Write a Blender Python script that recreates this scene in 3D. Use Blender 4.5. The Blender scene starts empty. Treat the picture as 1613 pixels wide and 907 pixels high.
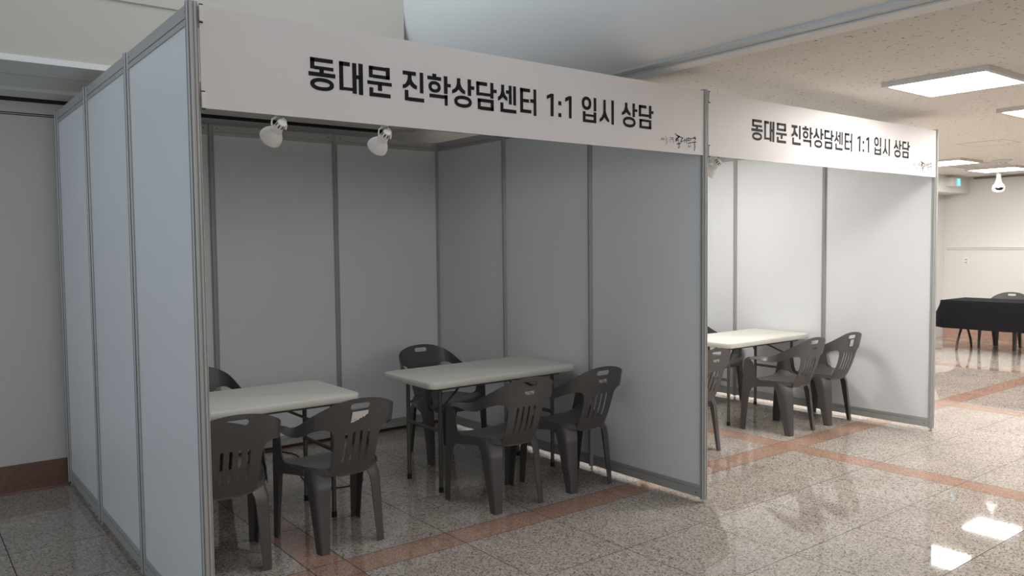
import bpy, bmesh, math, random
from mathutils import Vector, Matrix
random.seed(7)
SC = bpy.context.scene
COL = SC.collection

# ------------------------------------------------------------------ camera
CAM_POS = (-0.9282, -3.1299, 1.5864)
YAW, PITCH, ROLL, FPX = 0.6596, -0.0522, -0.0104, 1265.26
cam_data = bpy.data.cameras.new('camera')
cam = bpy.data.objects.new('camera', cam_data)
COL.objects.link(cam)
fwd = Vector((math.sin(YAW)*math.cos(PITCH), math.cos(YAW)*math.cos(PITCH), math.sin(PITCH)))
rgt = Vector((math.cos(YAW), -math.sin(YAW), 0))
upv = rgt.cross(fwd)
r2 = rgt*math.cos(ROLL) + upv*math.sin(ROLL)
u2 = -rgt*math.sin(ROLL) + upv*math.cos(ROLL)
cam.matrix_world = Matrix(((r2.x, u2.x, -fwd.x, CAM_POS[0]), (r2.y, u2.y, -fwd.y, CAM_POS[1]),
                           (r2.z, u2.z, -fwd.z, CAM_POS[2]), (0, 0, 0, 1)))
cam_data.sensor_fit = 'HORIZONTAL'
cam_data.sensor_width = 36.0
cam_data.lens = FPX*36.0/1613.0
cam_data.clip_end = 100
SC.camera = cam

# ------------------------------------------------------------------ world, view, light levels
world = bpy.data.worlds.new('world')
SC.world = world
world.use_nodes = True
bg = world.node_tree.nodes['Background']
bg.inputs[0].default_value = (0.90, 0.94, 1.0, 1)
bg.inputs[1].default_value = 0.03
SC.view_settings.view_transform = 'Standard'
SC.view_settings.look = 'None'
SC.view_settings.gamma = 1.0
SC.view_settings.exposure = 0.0
SC.view_settings.use_curve_mapping = False
LAMP_STRENGTH = 31.0          # ceiling light diffusers
DAYLIGHT = 88.0            # daylight through the glazed side of the hall, left of the booths
FRONT_FILL = 118.0            # unseen fill light added behind the camera
VOID_FILL = 26.0             # fill light added above the raised void
day_data = bpy.data.lights.new('window_daylight', 'AREA')
day_data.shape = 'RECTANGLE'
day_data.size = 1.6      # height of the glazing
day_data.size_y = 5.0    # its length along the hall
day_data.energy = DAYLIGHT
day_data.color = (0.72, 0.86, 1.0)
day = bpy.data.objects.new('window_daylight', day_data)
COL.objects.link(day)
day.location = (-10.5, 0.0, 2.05)
day.rotation_euler = (0, math.radians(-90-18), 0)     # tilted up with a narrowed spread, added so the side panels darken downwards
day_data.spread = math.radians(80)

hall_data = bpy.data.lights.new('front_fill', 'AREA')   # added fill far behind the camera, standing for the lit hall
hall_data.shape = 'RECTANGLE'
hall_data.size = 8.0
hall_data.size_y = 1.6
hall_data.energy = FRONT_FILL
hall_data.color = (1.0, 0.97, 0.95)
hall = bpy.data.objects.new('front_fill', hall_data)
COL.objects.link(hall)
hall.location = (-0.9, -7.8, 2.3)
hall.rotation_euler = (math.radians(90), 0, 0)

void_data = bpy.data.lights.new('void_fill', 'AREA')   # soft fill added to brighten the first booth's interior and table tops
void_data.shape = 'RECTANGLE'
void_data.size = 2.2
void_data.size_y = 2.2
void_data.energy = VOID_FILL
void_data.color = (0.93, 0.97, 1.0)
void_l = bpy.data.objects.new('void_fill', void_data)
COL.objects.link(void_l)
void_l.location = (1.0, 0.0, 4.27)

# ------------------------------------------------------------------ materials
def new_mat(name):
    m = bpy.data.materials.new(name); m.use_nodes = True
    return m, m.node_tree, m.node_tree.nodes['Principled BSDF']
def plain(name, col, rough=0.5, metal=0.0, spec=0.5, bump=0.0, bscale=60.0, var=0.0, vscale=4.0):
    m, nt, b = new_mat(name)
    b.inputs['Base Color'].default_value = (*col, 1)
    b.inputs['Roughness'].default_value = rough
    b.inputs['Metallic'].default_value = metal
    b.inputs['Specular IOR Level'].default_value = spec
    tc = nt.nodes.new('ShaderNodeTexCoord')
    if var > 0:
        n = nt.nodes.new('ShaderNodeTexNoise'); n.inputs['Scale'].default_value = vscale; n.inputs['Detail'].default_value = 4
        r = nt.nodes.new('ShaderNodeValToRGB')
        r.color_ramp.elements[0].position = 0.3; r.color_ramp.elements[1].position = 0.7
        r.color_ramp.elements[0].color = (*[c*(1-var) for c in col], 1)
        r.color_ramp.elements[1].color = (*[min(1, c*(1+var)) for c in col], 1)
        nt.links.new(tc.outputs['Object'], n.inputs['Vector']); nt.links.new(n.outputs['Fac'], r.inputs['Fac'])
        nt.links.new(r.outputs['Color'], b.inputs['Base Color'])
    if bump > 0:
        n = nt.nodes.new('ShaderNodeTexNoise'); n.inputs['Scale'].default_value = bscale; n.inputs['Detail'].default_value = 3
        bp = nt.nodes.new('ShaderNodeBump'); bp.inputs['Strength'].default_value = bump; bp.inputs['Distance'].default_value = 0.004
        nt.links.new(tc.outputs['Object'], n.inputs['Vector']); nt.links.new(n.outputs['Fac'], bp.inputs['Height'])
        nt.links.new(bp.outputs['Normal'], b.inputs['Normal'])
    return m
def emitter(name, col, strength):
    m, nt, b = new_mat(name)
    b.inputs['Base Color'].default_value = (*col, 1)
    b.inputs['Emission Color'].default_value = (*col, 1)
    b.inputs['Emission Strength'].default_value = strength
    return m
def granite(name, base, dark, light, rough=0.035, scale=125.0):
    m, nt, b = new_mat(name)
    N, Lk = nt.nodes, nt.links
    tc = N.new('ShaderNodeTexCoord')
    v = N.new('ShaderNodeTexVoronoi'); v.inputs['Scale'].default_value = scale
    sep = N.new('ShaderNodeSeparateColor')
    r = N.new('ShaderNodeValToRGB'); cr = r.color_ramp; cr.interpolation = 'CONSTANT'
    cr.elements[0].position = 0; cr.elements[0].color = (*dark, 1)
    cr.elements[1].position = 0.17; cr.elements[1].color = (*[c*0.84 for c in base], 1)
    e = cr.elements.new(0.42); e.color = (*base, 1)
    e = cr.elements.new(0.78); e.color = (*light, 1)
    n = N.new('ShaderNodeTexNoise'); n.inputs['Scale'].default_value = 2.2; n.inputs['Detail'].default_value = 5
    mr = N.new('ShaderNodeMapRange'); mr.inputs['From Min'].default_value = 0.3; mr.inputs['From Max'].default_value = 0.7
    mr.inputs['To Min'].default_value = 0.9; mr.inputs['To Max'].default_value = 1.08
    mx = N.new('ShaderNodeMix'); mx.data_type = 'RGBA'; mx.blend_type = 'MULTIPLY'; mx.inputs[0].default_value = 1.0
    Lk.new(tc.outputs['Object'], v.inputs['Vector']); Lk.new(v.outputs['Color'], sep.inputs[0]); Lk.new(sep.outputs[0], r.inputs['Fac'])
    Lk.new(tc.outputs['Object'], n.inputs['Vector']); Lk.new(n.outputs['Fac'], mr.inputs['Value'])
    Lk.new(r.outputs['Color'], mx.inputs[6]); Lk.new(mr.outputs['Result'], mx.inputs[7])
    Lk.new(mx.outputs[2], b.inputs['Base Color'])
    b.inputs['Roughness'].default_value = rough
    b.inputs['Specular IOR Level'].default_value = 0.5
    return m
def mineral_tile(name, base, fleck):
    m, nt, b = new_mat(name)
    N, Lk = nt.nodes, nt.links
    tc = N.new('ShaderNodeTexCoord')
    mp = N.new('ShaderNodeMapping'); mp.inputs['Scale'].default_value = (1.0, 0.55, 1.0)
    wn = N.new('ShaderNodeTexNoise'); wn.inputs['Scale'].default_value = 22; wn.inputs['Detail'].default_value = 2
    ad = N.new('ShaderNodeMix'); ad.data_type = 'RGBA'; ad.blend_type = 'ADD'; ad.inputs[0].default_value = 0.05
    v = N.new('ShaderNodeTexVoronoi'); v.inputs['Scale'].default_value = 42
    lt = N.new('ShaderNodeMath'); lt.operation = 'LESS_THAN'; lt.inputs[1].default_value = 0.20
    sep = N.new('ShaderNodeSeparateColor')
    gt = N.new('ShaderNodeMath'); gt.operation = 'GREATER_THAN'; gt.inputs[1].default_value = 0.55
    ml = N.new('ShaderNodeMath'); ml.operation = 'MULTIPLY'
    mx = N.new('ShaderNodeMix'); mx.data_type = 'RGBA'
    mx.inputs[6].default_value = (*base, 1); mx.inputs[7].default_value = (*fleck, 1)
    Lk.new(tc.outputs['Object'], mp.inputs['Vector'])
    Lk.new(tc.outputs['Object'], wn.inputs['Vector'])
    Lk.new(mp.outputs['Vector'], ad.inputs[6]); Lk.new(wn.outputs['Color'], ad.inputs[7])
    Lk.new(ad.outputs[2], v.inputs['Vector'])
    Lk.new(v.outputs['Distance'], lt.inputs[0]); Lk.new(v.outputs['Color'], sep.inputs[0]); Lk.new(sep.outputs[0], gt.inputs[0])
    Lk.new(lt.outputs[0], ml.inputs[0]); Lk.new(gt.outputs[0], ml.inputs[1]); Lk.new(ml.outputs[0], mx.inputs[0])
    Lk.new(mx.outputs[2], b.inputs['Base Color'])
    b.inputs['Roughness'].default_value = 0.9
    return m

M = {}
M['granite'] = granite('speckled_granite', (0.43, 0.375, 0.33), (0.195, 0.163, 0.14), (0.53, 0.475, 0.425))
M['band'] = granite('red_granite', (0.41, 0.255, 0.19), (0.29, 0.17, 0.125), (0.47, 0.32, 0.25), 0.035, 150.0)
M['grout'] = plain('dark_grout', (0.045, 0.036, 0.03), 0.8)
M['wall'] = plain('wall_paint', (0.70, 0.685, 0.665), 0.7, bump=0.05, bscale=180)
M['upper_paint'] = plain('warm_grey_paint', (0.57, 0.56, 0.51), 0.7)
M['plaster'] = plain('ceiling_plaster', (0.72, 0.72, 0.69), 0.75)
M['void_paint'] = plain('white_cove_paint', (0.86, 0.88, 0.88), 0.65)
M['gap_shade'] = plain('gap_shade_paint', (0.06, 0.05, 0.045), 0.9)  # dark colour standing in for the shade in gaps
M['tile'] = mineral_tile('fissured_mineral_tile', (0.77, 0.735, 0.68), (0.18, 0.13, 0.10))
M['skirt'] = plain('brown_skirting_stone', (0.20, 0.11, 0.085), 0.4, var=0.12, vscale=30)
M['skirt_far'] = plain('pink_skirting_stone', (0.50, 0.33, 0.25), 0.4, var=0.12, vscale=30)
M['trim_metal'] = plain('grey_trim_metal', (0.55, 0.57, 0.58), 0.45, 0.2)
M['alu'] = plain('anodised_aluminium', (0.46, 0.46, 0.45), 0.55, 0.3)
M['alu_dark'] = plain('groove_black', (0.02, 0.02, 0.02), 0.8)
M['panel'] = plain('white_laminate_panel', (0.77, 0.785, 0.80), 0.42, var=0.015, vscale=2)
M['fascia'] = plain('white_sign_board', (0.77, 0.745, 0.745), 0.55, var=0.012, vscale=3)
M['ink'] = plain('black_vinyl', (0.012, 0.011, 0.012), 0.6, spec=0.2)
M['logo_ink'] = plain('navy_ink', (0.010, 0.018, 0.045), 0.6, spec=0.2)
M['white_plastic'] = plain('white_plastic', (0.78, 0.77, 0.74), 0.4)
M['chair'] = plain('dark_grey_plastic', (0.086, 0.082, 0.08), 0.33, spec=0.45, bump=0.05, bscale=300)
M['tabletop'] = plain('ivory_moulded_plastic', (0.73, 0.72, 0.65), 0.5, bump=0.08, bscale=200)
M['steel'] = plain('grey_painted_steel', (0.13, 0.125, 0.115), 0.45, 0.4)
M['rubber'] = plain('black_rubber', (0.012, 0.012, 0.012), 0.7)
M['cloth'] = plain('black_cloth', (0.012, 0.012, 0.015), 0.95, spec=0.15, bump=0.2, bscale=400)
M['brass_leg'] = plain('dark_bronze_steel', (0.10, 0.08, 0.06), 0.35, 0.5)
M['paper'] = plain('white_paper', (0.74, 0.69, 0.66), 0.8)
M['print_white'] = plain('white_print', (0.72, 0.70, 0.68), 0.7)
M['lamp_frame'] = plain('lamp_frame_white', (0.62, 0.60, 0.57), 0.5)
M['diffuser'] = emitter('lit_diffuser', (1.0, 0.975, 0.94), LAMP_STRENGTH)
M['exit_glow'] = emitter('exit_sign_glow', (0.10, 0.62, 0.78), 0.9)
M['exit_white'] = emitter('exit_sign_figure', (0.75, 0.97, 1.0), 0.9)
M['glass_dark'] = plain('dark_glass', (0.01, 0.01, 0.012), 0.1)
M['chrome'] = plain('silver_reflector', (0.55, 0.55, 0.55), 0.2, 0.9)

# ------------------------------------------------------------------ helpers
def finish(bm, name, mat, parent=None, smooth=False, angle=40.0):
    bmesh.ops.recalc_face_normals(bm, faces=bm.faces[:])
    me = bpy.data.meshes.new(name)
    bm.to_mesh(me); bm.free()
    mats = mat if isinstance(mat, (list, tuple)) else [mat]
    for m_ in mats: me.materials.append(m_)
    if smooth:
        me.polygons.foreach_set('use_smooth', [True]*len(me.polygons))
        me.set_sharp_from_angle(angle=math.radians(angle))
    o = bpy.data.objects.new(name, me)
    COL.objects.link(o)
    if parent is not None: o.parent = parent
    return o
def tag(o, label, cat, group=None):
    o['label'] = label; o['category'] = cat
    if group: o['group'] = group
    return o
def thing(name, label, cat, loc=(0, 0, 0), rotz=0.0, group=None):
    o = bpy.data.objects.new(name, None); o.empty_display_size = 0.1
    COL.objects.link(o); o.location = loc; o.rotation_euler = (0, 0, rotz)
    return tag(o, label, cat, group)
def struct(o):
    o['kind'] = 'structure'; return o
def dup(root, loc, rotz, label, group=None, skip=()):
    r = root.copy(); COL.objects.link(r); r.location = loc; r.rotation_euler = (0, 0, rotz); r['label'] = label
    if group: r['group'] = group
    for ch in list(root.children):
        if ch.name.split('.')[0] in skip: continue
        c = ch.copy(); COL.objects.link(c); c.parent = r
        for g in list(ch.children):
            d = g.copy(); COL.objects.link(d); d.parent = c
    return r
def box(bm, x0, y0, z0, x1, y1, z1, mi=0):
    vs = [bm.verts.new(p) for p in ((x0,y0,z0),(x1,y0,z0),(x1,y1,z0),(x0,y1,z0),(x0,y0,z1),(x1,y0,z1),(x1,y1,z1),(x0,y1,z1))]
    fs = []
    for idx in ((0,3,2,1),(4,5,6,7),(0,1,5,4),(1,2,6,5),(2,3,7,6),(3,0,4,7)):
        f = bm.faces.new([vs[i] for i in idx]); f.material_index = mi; fs.append(f)
    return fs
def bevel(bm, w, seg=2):
    bmesh.ops.bevel(bm, geom=bm.edges[:], offset=w, segments=seg, affect='EDGES', profile=0.5)
def prism(bm, pts, a, b, place, mi=0):
    """extrude closed 2-D profile pts from a to b; place(u, v, w) -> xyz"""
    n = len(pts)
    A = [bm.verts.new(place(p[0], p[1], a)) for p in pts]
    B = [bm.verts.new(place(p[0], p[1], b)) for p in pts]
    fs = [bm.faces.new(A[::-1]), bm.faces.new(B)]
    for i in range(n):
        fs.append(bm.faces.new((A[i], A[(i+1) % n], B[(i+1) % n], B[i])))
    for f in fs: f.material_index = mi
    return fs
def sweep(bm, pts, r, seg=10, mi=0, closed=False):
    """tube of radius r (number or list) along points"""
    P = [Vector(p) for p in pts]; rings = []
    up = Vector((0, 0, 1)); nrm = None
    for i, p in enumerate(P):
        t = (P[min(i+1, len(P)-1)] - P[max(i-1, 0)]).normalized()
        if nrm is None:
            nrm = t.cross(up)
            if nrm.length < 1e-3: nrm = t.cross(Vector((1, 0, 0)))
            nrm.normalize()
        else:
            nrm = (nrm - t*nrm.dot(t)).normalized()
        bn = t.cross(nrm)
        rr = r[i] if isinstance(r, (list, tuple)) else r
        rings.append([bm.verts.new(p + nrm*math.cos(2*math.pi*k/seg)*rr + bn*math.sin(2*math.pi*k/seg)*rr) for k in range(seg)])
    for a, b in zip(rings, rings[1:]):
        for k in range(seg):
            f = bm.faces.new((a[k], a[(k+1) % seg], b[(k+1) % seg], b[k])); f.material_index = mi
    for ring in (rings[0][::-1], rings[-1]):
        f = bm.faces.new(ring); f.material_index = mi
def lathe(bm, prof, seg=24, mtx=None, mi=0):
    """revolve (r, z) profile about local z"""
    mtx = mtx or Matrix.Identity(4); rings = []
    for r, z in prof:
        if r < 1e-6: rings.append([bm.verts.new(mtx @ Vector((0, 0, z)))])
        else: rings.append([bm.verts.new(mtx @ Vector((r*math.cos(2*math.pi*k/seg), r*math.sin(2*math.pi*k/seg), z))) for k in range(seg)])
    for a, b in zip(rings, rings[1:]):
        for k in range(seg):
            k2 = (k+1) % seg
            if len(a) == 1 and len(b) == 1: continue
            if len(a) == 1: vs = (a[0], b[k], b[k2])
            elif len(b) == 1: vs = (a[k], a[k2], b[0])
            else: vs = (a[k], a[k2], b[k2], b[k])
            f = bm.faces.new(vs); f.material_index = mi
def interp(tab, x):
    if x <= tab[0][0]: return tab[0][1]
    for (a, b), (c, d) in zip(tab, tab[1:]):
        if x <= c: return b + (d-b)*(x-a)/(c-a)
    return tab[-1][1]
def smooth_interp(tab, x):
    """Catmull-Rom through (x, y) table"""
    n = len(tab)
    if x <= tab[0][0]: return tab[0][1]
    if x >= tab[-1][0]: return tab[-1][1]
    for i in range(n-1):
        if x <= tab[i+1][0]:
            x0, y0 = tab[i]; x1, y1 = tab[i+1]; h = x1-x0; t = (x-x0)/h
            m0 = (y1-tab[i-1][1])/(x1-tab[i-1][0])*h if i > 0 else (y1-y0)
            m1 = (tab[i+2][1]-y0)/(tab[i+2][0]-x0)*h if i < n-2 else (y1-y0)
            return (2*t**3-3*t**2+1)*y0 + (t**3-2*t**2+t)*m0 + (-2*t**3+3*t**2)*y1 + (t**3-t**2)*m1
def sstep(a, b, x):
    t = max(0, min(1, (x-a)/(b-a))); return t*t*(3-2*t)
# ------------------------------------------------------------------ setting: floor
def floor_lines():
    xs = []      # (x0, x1, is_band)
    def tiles(x, n, w=0.605):
        out = []
        for k in range(n): out.append((x+k*w, x+(k+1)*w, False))
        return out, x+n*w
    x = -9.05
    bands = [(-6.81, -6.61), (-2.98, -2.78), (0.65, 0.85), (4.48, 4.68), (7.10, 7.30), (9.72, 9.92), (12.34, 12.54)]
    prev = -9.03
    for b0, b1 in bands:
        n = max(1, round((b0-prev)/0.605)); w = (b0-prev)/n
        for k in range(n): xs.append((prev+k*w, prev+(k+1)*w, False))
        xs.append((b0, b1, True)); prev = b1
    xs.append((prev, 13.06, False))
    ys = []; prev = -7.99
    for b0, b1 in [(-5.61, -5.41), (-2.02, -1.82)]:
        pass
    y = 0.37
    lo = [y-0.597*k for k in range(13, -1, -1)]
    for a, b in zip(lo, lo[1:]): ys.append((a, b, False))
    ys.append((0.37, 0.57, True))
    for k in range(4): ys.append((0.57+0.597*k, 0.57+0.597*(k+1), False))
    ys.append((0.57+0.597*4, 3.06, True))
    return xs, ys
xs, ys = floor_lines()
bm = bmesh.new(); g = 0.0024
for x0, x1, bx in xs:
    for y0, y1, by in ys:
        vs = [bm.verts.new(p) for p in ((x0+g, y0+g, 0), (x1-g, y0+g, 0), (x1-g, y1-g, 0), (x0+g, y1-g, 0))]
        f = bm.faces.new(vs); f.material_index = 1 if (bx or by) else 0
X0, X1, Y0, Y1 = xs[0][0], xs[-1][1], ys[0][0], ys[-1][1]
box(bm, X0, Y0, -0.06, X1, Y1, -0.0012, 2)
struct(finish(bm, 'floor', [M['granite'], M['band'], M['grout']]))

# ------------------------------------------------------------------ setting: walls
WY, WX = 3.05, 13.0
bm = bmesh.new()
box(bm, X0, WY, 0, X1, WY+0.12, 2.485)
box(bm, X0, WY+0.006, 2.485, X1, WY+0.12, 2.493)
box(bm, X0, WY, 2.493, X1, WY+0.12, 2.70)
struct(finish(bm, 'wall_back', M['wall']))
bm = bmesh.new()
box(bm, WX, Y0, 0, WX+0.12, WY, 2.75)
struct(finish(bm, 'wall_right', M['wall']))
bm = bmesh.new()
box(bm, X0, WY-0.014, 0, 6.2, WY+0.02, 0.172)
box(bm, X0, WY-0.022, 0, 6.2, WY+0.02, 0.03)
struct(finish(bm, 'baseboard_back', M['skirt']))
bm = bmesh.new()
box(bm, WX-0.014, Y0, 0, WX+0.02, WY-0.01, 0.185)
struct(finish(bm, 'baseboard_right', M['skirt_far']))
bm = bmesh.new()
prism(bm, [(WX+0.01, 1.445), (WX-0.012, 1.448), (WX-0.016, 1.462), (WX-0.016, 1.478), (WX-0.03, 1.482), (WX-0.03, 1.494), (WX+0.01, 1.497)], Y0, WY-0.05, lambda u, v, w: (u, w, v))
struct(finish(bm, 'trim_1', M['wall']))
bm = bmesh.new()
box(bm, WX-0.02, Y0, 2.585, WX+0.01, 2.6, 2.612)
struct(finish(bm, 'trim_2', plain('dark_wall_angle', (0.22, 0.19, 0.17), 0.6)))

# ------------------------------------------------------------------ setting: tiled ceiling on the right, soffit and raised void on the left
CZ = 2.625
bm = bmesh.new()
box(bm, 2.765, Y0, CZ, X1, WY+0.1, CZ+0.08)
struct(finish(bm, 'ceiling', M['tile']))
bm = bmesh.new()
for za, zb in ((2.476, 2.4815), (2.489, 2.494), (2.566, 2.60)): box(bm, X0, WY-0.003, za, 2.515, WY+0.01, zb)  # dark strips on the wall, painted as the shade of its seam and slot
struct(finish(bm, 'gap_shade_strip', M['gap_shade']))
# edge strip between tiled ceiling and cove
bm = bmesh.new()
box(bm, 2.625, Y0, 2.60, 2.762, WY, 2.66)
struct(finish(bm, 'trim_3', M['void_paint']))
bm = bmesh.new()
box(bm, 2.60, Y0, 2.592, 2.622, WY, 2.66)
box(bm, 2.52, Y0, 2.598, 2.592, WY, 2.68)
box(bm, 2.592, Y0, 2.606, 2.60, WY, 2.66)
struct(finish(bm, 'trim_4', M['trim_metal']))
# big rounded cove rising to the raised ceiling
bm = bmesh.new()
R0 = 0.62; cx0, cz0 = 2.55, 2.615+R0
prof = [(cx0-R0*math.sin(math.radians(a)), cz0-R0*math.cos(math.radians(a))) for a in range(0, 91, 5)]
prof += [(cx0-R0, 4.3)]
outer = prof + [(cx0+0.1, 4.3), (cx0+0.1, 2.615)]
prism(bm, outer, Y0, WY, lambda u, v, w: (u, w, v))
struct(finish(bm, 'ceiling_cove', M['void_paint'], smooth=True, angle=25))
# upper wall face above the soffit, left
SZ = 2.562; BY = 1.735; BX = cx0-R0
bm = bmesh.new()
prism(bm, [(BY, SZ+0.021), (BY-0.0, 2.95), (BY-0.012, 2.955), (BY-0.012, 3.0), (BY-0.004, 3.0), (BY-0.004, 3.008), (BY, 3.008), (BY, 4.3), (WY, 4.3), (WY, 2.78), (BY+0.06, 2.78), (BY+0.06, SZ+0.021)],
      X0, BX, lambda u, v, w: (w, u, v))
struct(finish(bm, 'wall_upper', M['upper_paint']))
bm = bmesh.new()
# flat front strip, shallow cove strip, rear strip with shadow gap
box(bm, X0, BY, SZ, 2.515, 2.085, SZ+0.02)
prism(bm, [(2.097, SZ+0.001), (2.14, SZ+0.026), (2.28, SZ+0.036), (2.45, SZ+0.034), (2.58, SZ+0.024), (2.60, SZ+0.022), (2.60, SZ), (2.88, SZ+0.004), (2.88, SZ+0.06), (2.097, SZ+0.09)], X0, 2.515, lambda u, v, w: (w, u, v))
struct(finish(bm, 'ceiling_soffit', M['plaster']))
bm = bmesh.new()
box(bm, X0, 2.90, 2.64, 2.515, WY, 2.66); box(bm, X0, 2.0855, SZ+0.0012, 2.515, 2.0965, SZ+0.018)  # dark boxes painted as the shade inside the soffit gaps
struct(finish(bm, 'ceiling_gap_shade', M['gap_shade']))
bm = bmesh.new()
box(bm, X0, Y0, 4.3, 2.65, WY+0.1, 4.4)
struct(finish(bm, 'ceiling_upper', M['void_paint']))
bm = bmesh.new()
box(bm, X0, BY-0.016, SZ-0.001, BX, BY-0.0005, SZ+0.031)  # lip given a lighter paint to stand in for light on its edge
struct(finish(bm, 'trim_5', M['void_paint']))
# bulkhead under the tiled ceiling at the far end
bm = bmesh.new()
box(bm, 6.4, 2.68, 2.36, WX, WY, CZ)
struct(finish(bm, 'ceiling_bulkhead', M['wall']))

# ------------------------------------------------------------------ ceiling lights
def ceiling_light(label, loc):
    t = thing('ceiling_light', label, 'ceiling light', loc, 0, 'square ceiling lights')
    bm = bmesh.new(); s, d = 0.325, 0.295
    for x0, y0, x1, y1 in ((-s, -s, s, -d), (-s, d, s, s), (-s, -d, -d, d), (d, -d, s, d)):
        box(bm, x0, y0, -0.032, x1, y1, 0)
    box(bm, -d, -d, -0.006, d, d, 0)
    finish(bm, 'frame', M['lamp_frame'], t)
    bm = bmesh.new(); box(bm, -d, -d, -0.026, d, d, -0.008)
    finish(bm, 'diffuser', M['diffuser'], t)
    return t
XL = [4.56, 6.34, 8.12, 9.95, 11.63]
L0 = ceiling_light('large lit square ceiling light nearest the camera, in front of the second sign', (XL[0], -0.75, CZ))
lab = {(1, 0): 'lit square ceiling light cut off by the right edge of the photo',
       (2, 0): 'lit square ceiling light, third from the second booth sign along the front row',
       (3, 0): 'lit square ceiling light, fourth along the front row over the open floor',
       (4, 0): 'lit square ceiling light at the far wall end of the front row',
       (0, 1): 'lit square ceiling light above the inside of the second booth, left',
       (1, 1): 'lit square ceiling light just beyond the right partition of the second booth',
       (2, 1): 'lit square ceiling light hidden behind the right end of the second sign',
       (3, 1): 'lit square ceiling light just right of the second sign, by the exit sign',
       (4, 1): 'lit square ceiling light before the far wall with the white camera below it',
       (0, 2): 'lit square ceiling light nearest the camera row, over the open floor on the right',
       (1, 2): 'lit square ceiling light, second along the row nearest the camera',
       (2, 2): 'lit square ceiling light, third along the row nearest the camera',
       (3, 2): 'lit square ceiling light, fourth along the row nearest the camera'}
for (i, j), l in lab.items():
    dup(L0, (XL[i], (-0.75, 1.70, -3.2)[j], CZ), 0, l)
# ------------------------------------------------------------------ exhibition booths: aluminium posts, rails and white panels
P = 0.99; H = 2.507
def post_profile():
    r = 0.0215; pts = []
    # octagon with a slot in the middle of each face
    for k in range(8):
        a = math.radians(45*k); n = Vector((math.cos(a), math.sin(a))); t = Vector((-math.sin(a), math.cos(a)))
        h = r*math.tan(math.radians(22.5)); s = 0.0032; d = 0.006
        for q in (n*r - t*h, n*r - t*s, n*(r-d) - t*s, n*(r-d) + t*s, n*r + t*s):
            pts.append((q.x, q.y))
    return pts
PROF = post_profile()
def add_post(parent, x, y, ztop=H):
    bm = bmesh.new()
    prism(bm, PROF, 0.022, ztop, lambda u, v, w: (x+u, y+v, w))
    o = finish(bm, 'post', M['alu'], parent)
    bm = bmesh.new()
    lathe(bm, [(0, 0.0), (0.011, 0.0), (0.011, 0.008), (0.005, 0.010), (0.005, 0.03)], 12, Matrix.Translation((x, y, 0)))
    finish(bm, 'levelling_foot', M['alu'], o)
    bm = bmesh.new(); box(bm, x-0.012, y-0.012, ztop-0.004, x+0.012, y+0.012, ztop+0.001)
    finish(bm, 'post_cap', M['alu_dark'], o)
# rail profile (t across, z up): main face, groove, lower lip carrying the panel
RAIL = [(-0.009, 0.0), (0.009, 0.0), (0.009, 0.021), (0.004, 0.022), (0.004, 0.026), (0.009, 0.027), (0.009, 0.075), (-0.009, 0.075),
        (-0.009, 0.027), (-0.004, 0.026), (-0.004, 0.022), (-0.009, 0.021)]
def add_rail(parent, p0, p1, z, flip=False):
    p0 = Vector((*p0, 0)); p1 = Vector((*p1, 0)); d = (p1-p0).normalized(); n = Vector((-d.y, d.x, 0)); L = (p1-p0).length
    pr = [(u, (0.075-v) if flip else v) for u, v in RAIL]
    bm = bmesh.new()
    def pl_(u, v, w):
        q = p0 + d*w + n*u; return (q.x, q.y, z+v)
    prism(bm, pr, 0.0205, L-0.0205, pl_)
    o = finish(bm, 'rail', M['alu'], parent)
    for w in (0.05, L-0.05):
        for sgn in (-1, 1):
            bm = bmesh.new()
            c = p0 + d*w + n*sgn*0.009; zz = z + (0.025 if flip else 0.05)
            mt = Matrix.Translation((c.x, c.y, zz)) @ n.to_track_quat('Z', 'Y').to_matrix().to_4x4()
            lathe(bm, [(0, -0.001*1), (0.0042, -0.001), (0.0042, 0.0012), (0, 0.0012)], 8, mt if sgn > 0 else mt @ Matrix.Rotation(math.pi, 4, 'X'))
            finish(bm, 'screw_hole', M['alu_dark'], o)
def add_panel(parent, p0, p1, z0, z1):
    p0 = Vector((*p0, 0)); p1 = Vector((*p1, 0)); d = (p1-p0).normalized(); n = Vector((-d.y, d.x, 0)); L = (p1-p0).length
    bm = bmesh.new()
    prism(bm, [(-0.002, z0), (0.002, z0), (0.002, z1), (-0.002, z1)], 0.018, L-0.018,
          lambda u, v, w: tuple((p0 + d*w + n*u + Vector((0, 0, v)))))
    finish(bm, 'panel', M['panel'], parent)
def partition(name, label, pts, skip_first=False, skip_last=False):
    base = Vector((*pts[0], 0))
    t = thing(name, label, 'partition wall', base)
    q = [(x-base.x, y-base.y) for x, y in pts]
    for i, (x, y) in enumerate(q):
        if (i == 0 and skip_first) or (i == len(q)-1 and skip_last): continue
        add_post(t, x, y)
    for a, b in zip(q, q[1:]):
        add_rail(t, a, b, 0.028, True)
        add_rail(t, a, b, H-0.077)
        add_panel(t, a, b, 0.098, H-0.072)
    return t
partition('partition_wall', 'left side wall of the nearest booth, three white panels between grey posts', [(0, P*k) for k in range(4)])
partition('partition_wall', 'rear wall of the nearest booth behind the two tables, three white panels', [(P*k, 3*P) for k in range(4)], True, True)
partition('partition_wall', 'dividing wall between the two booths, three white panels', [(3*P, P*k) for k in range(4)])
partition('partition_wall', 'rear wall of the second booth behind the dividing wall', [(3*P+P*k, 3*P) for k in range(4)], True, True)
partition('partition_wall', 'right side wall of the second booth, next to the open floor', [(6*P, P*k) for k in range(4)])

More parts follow.
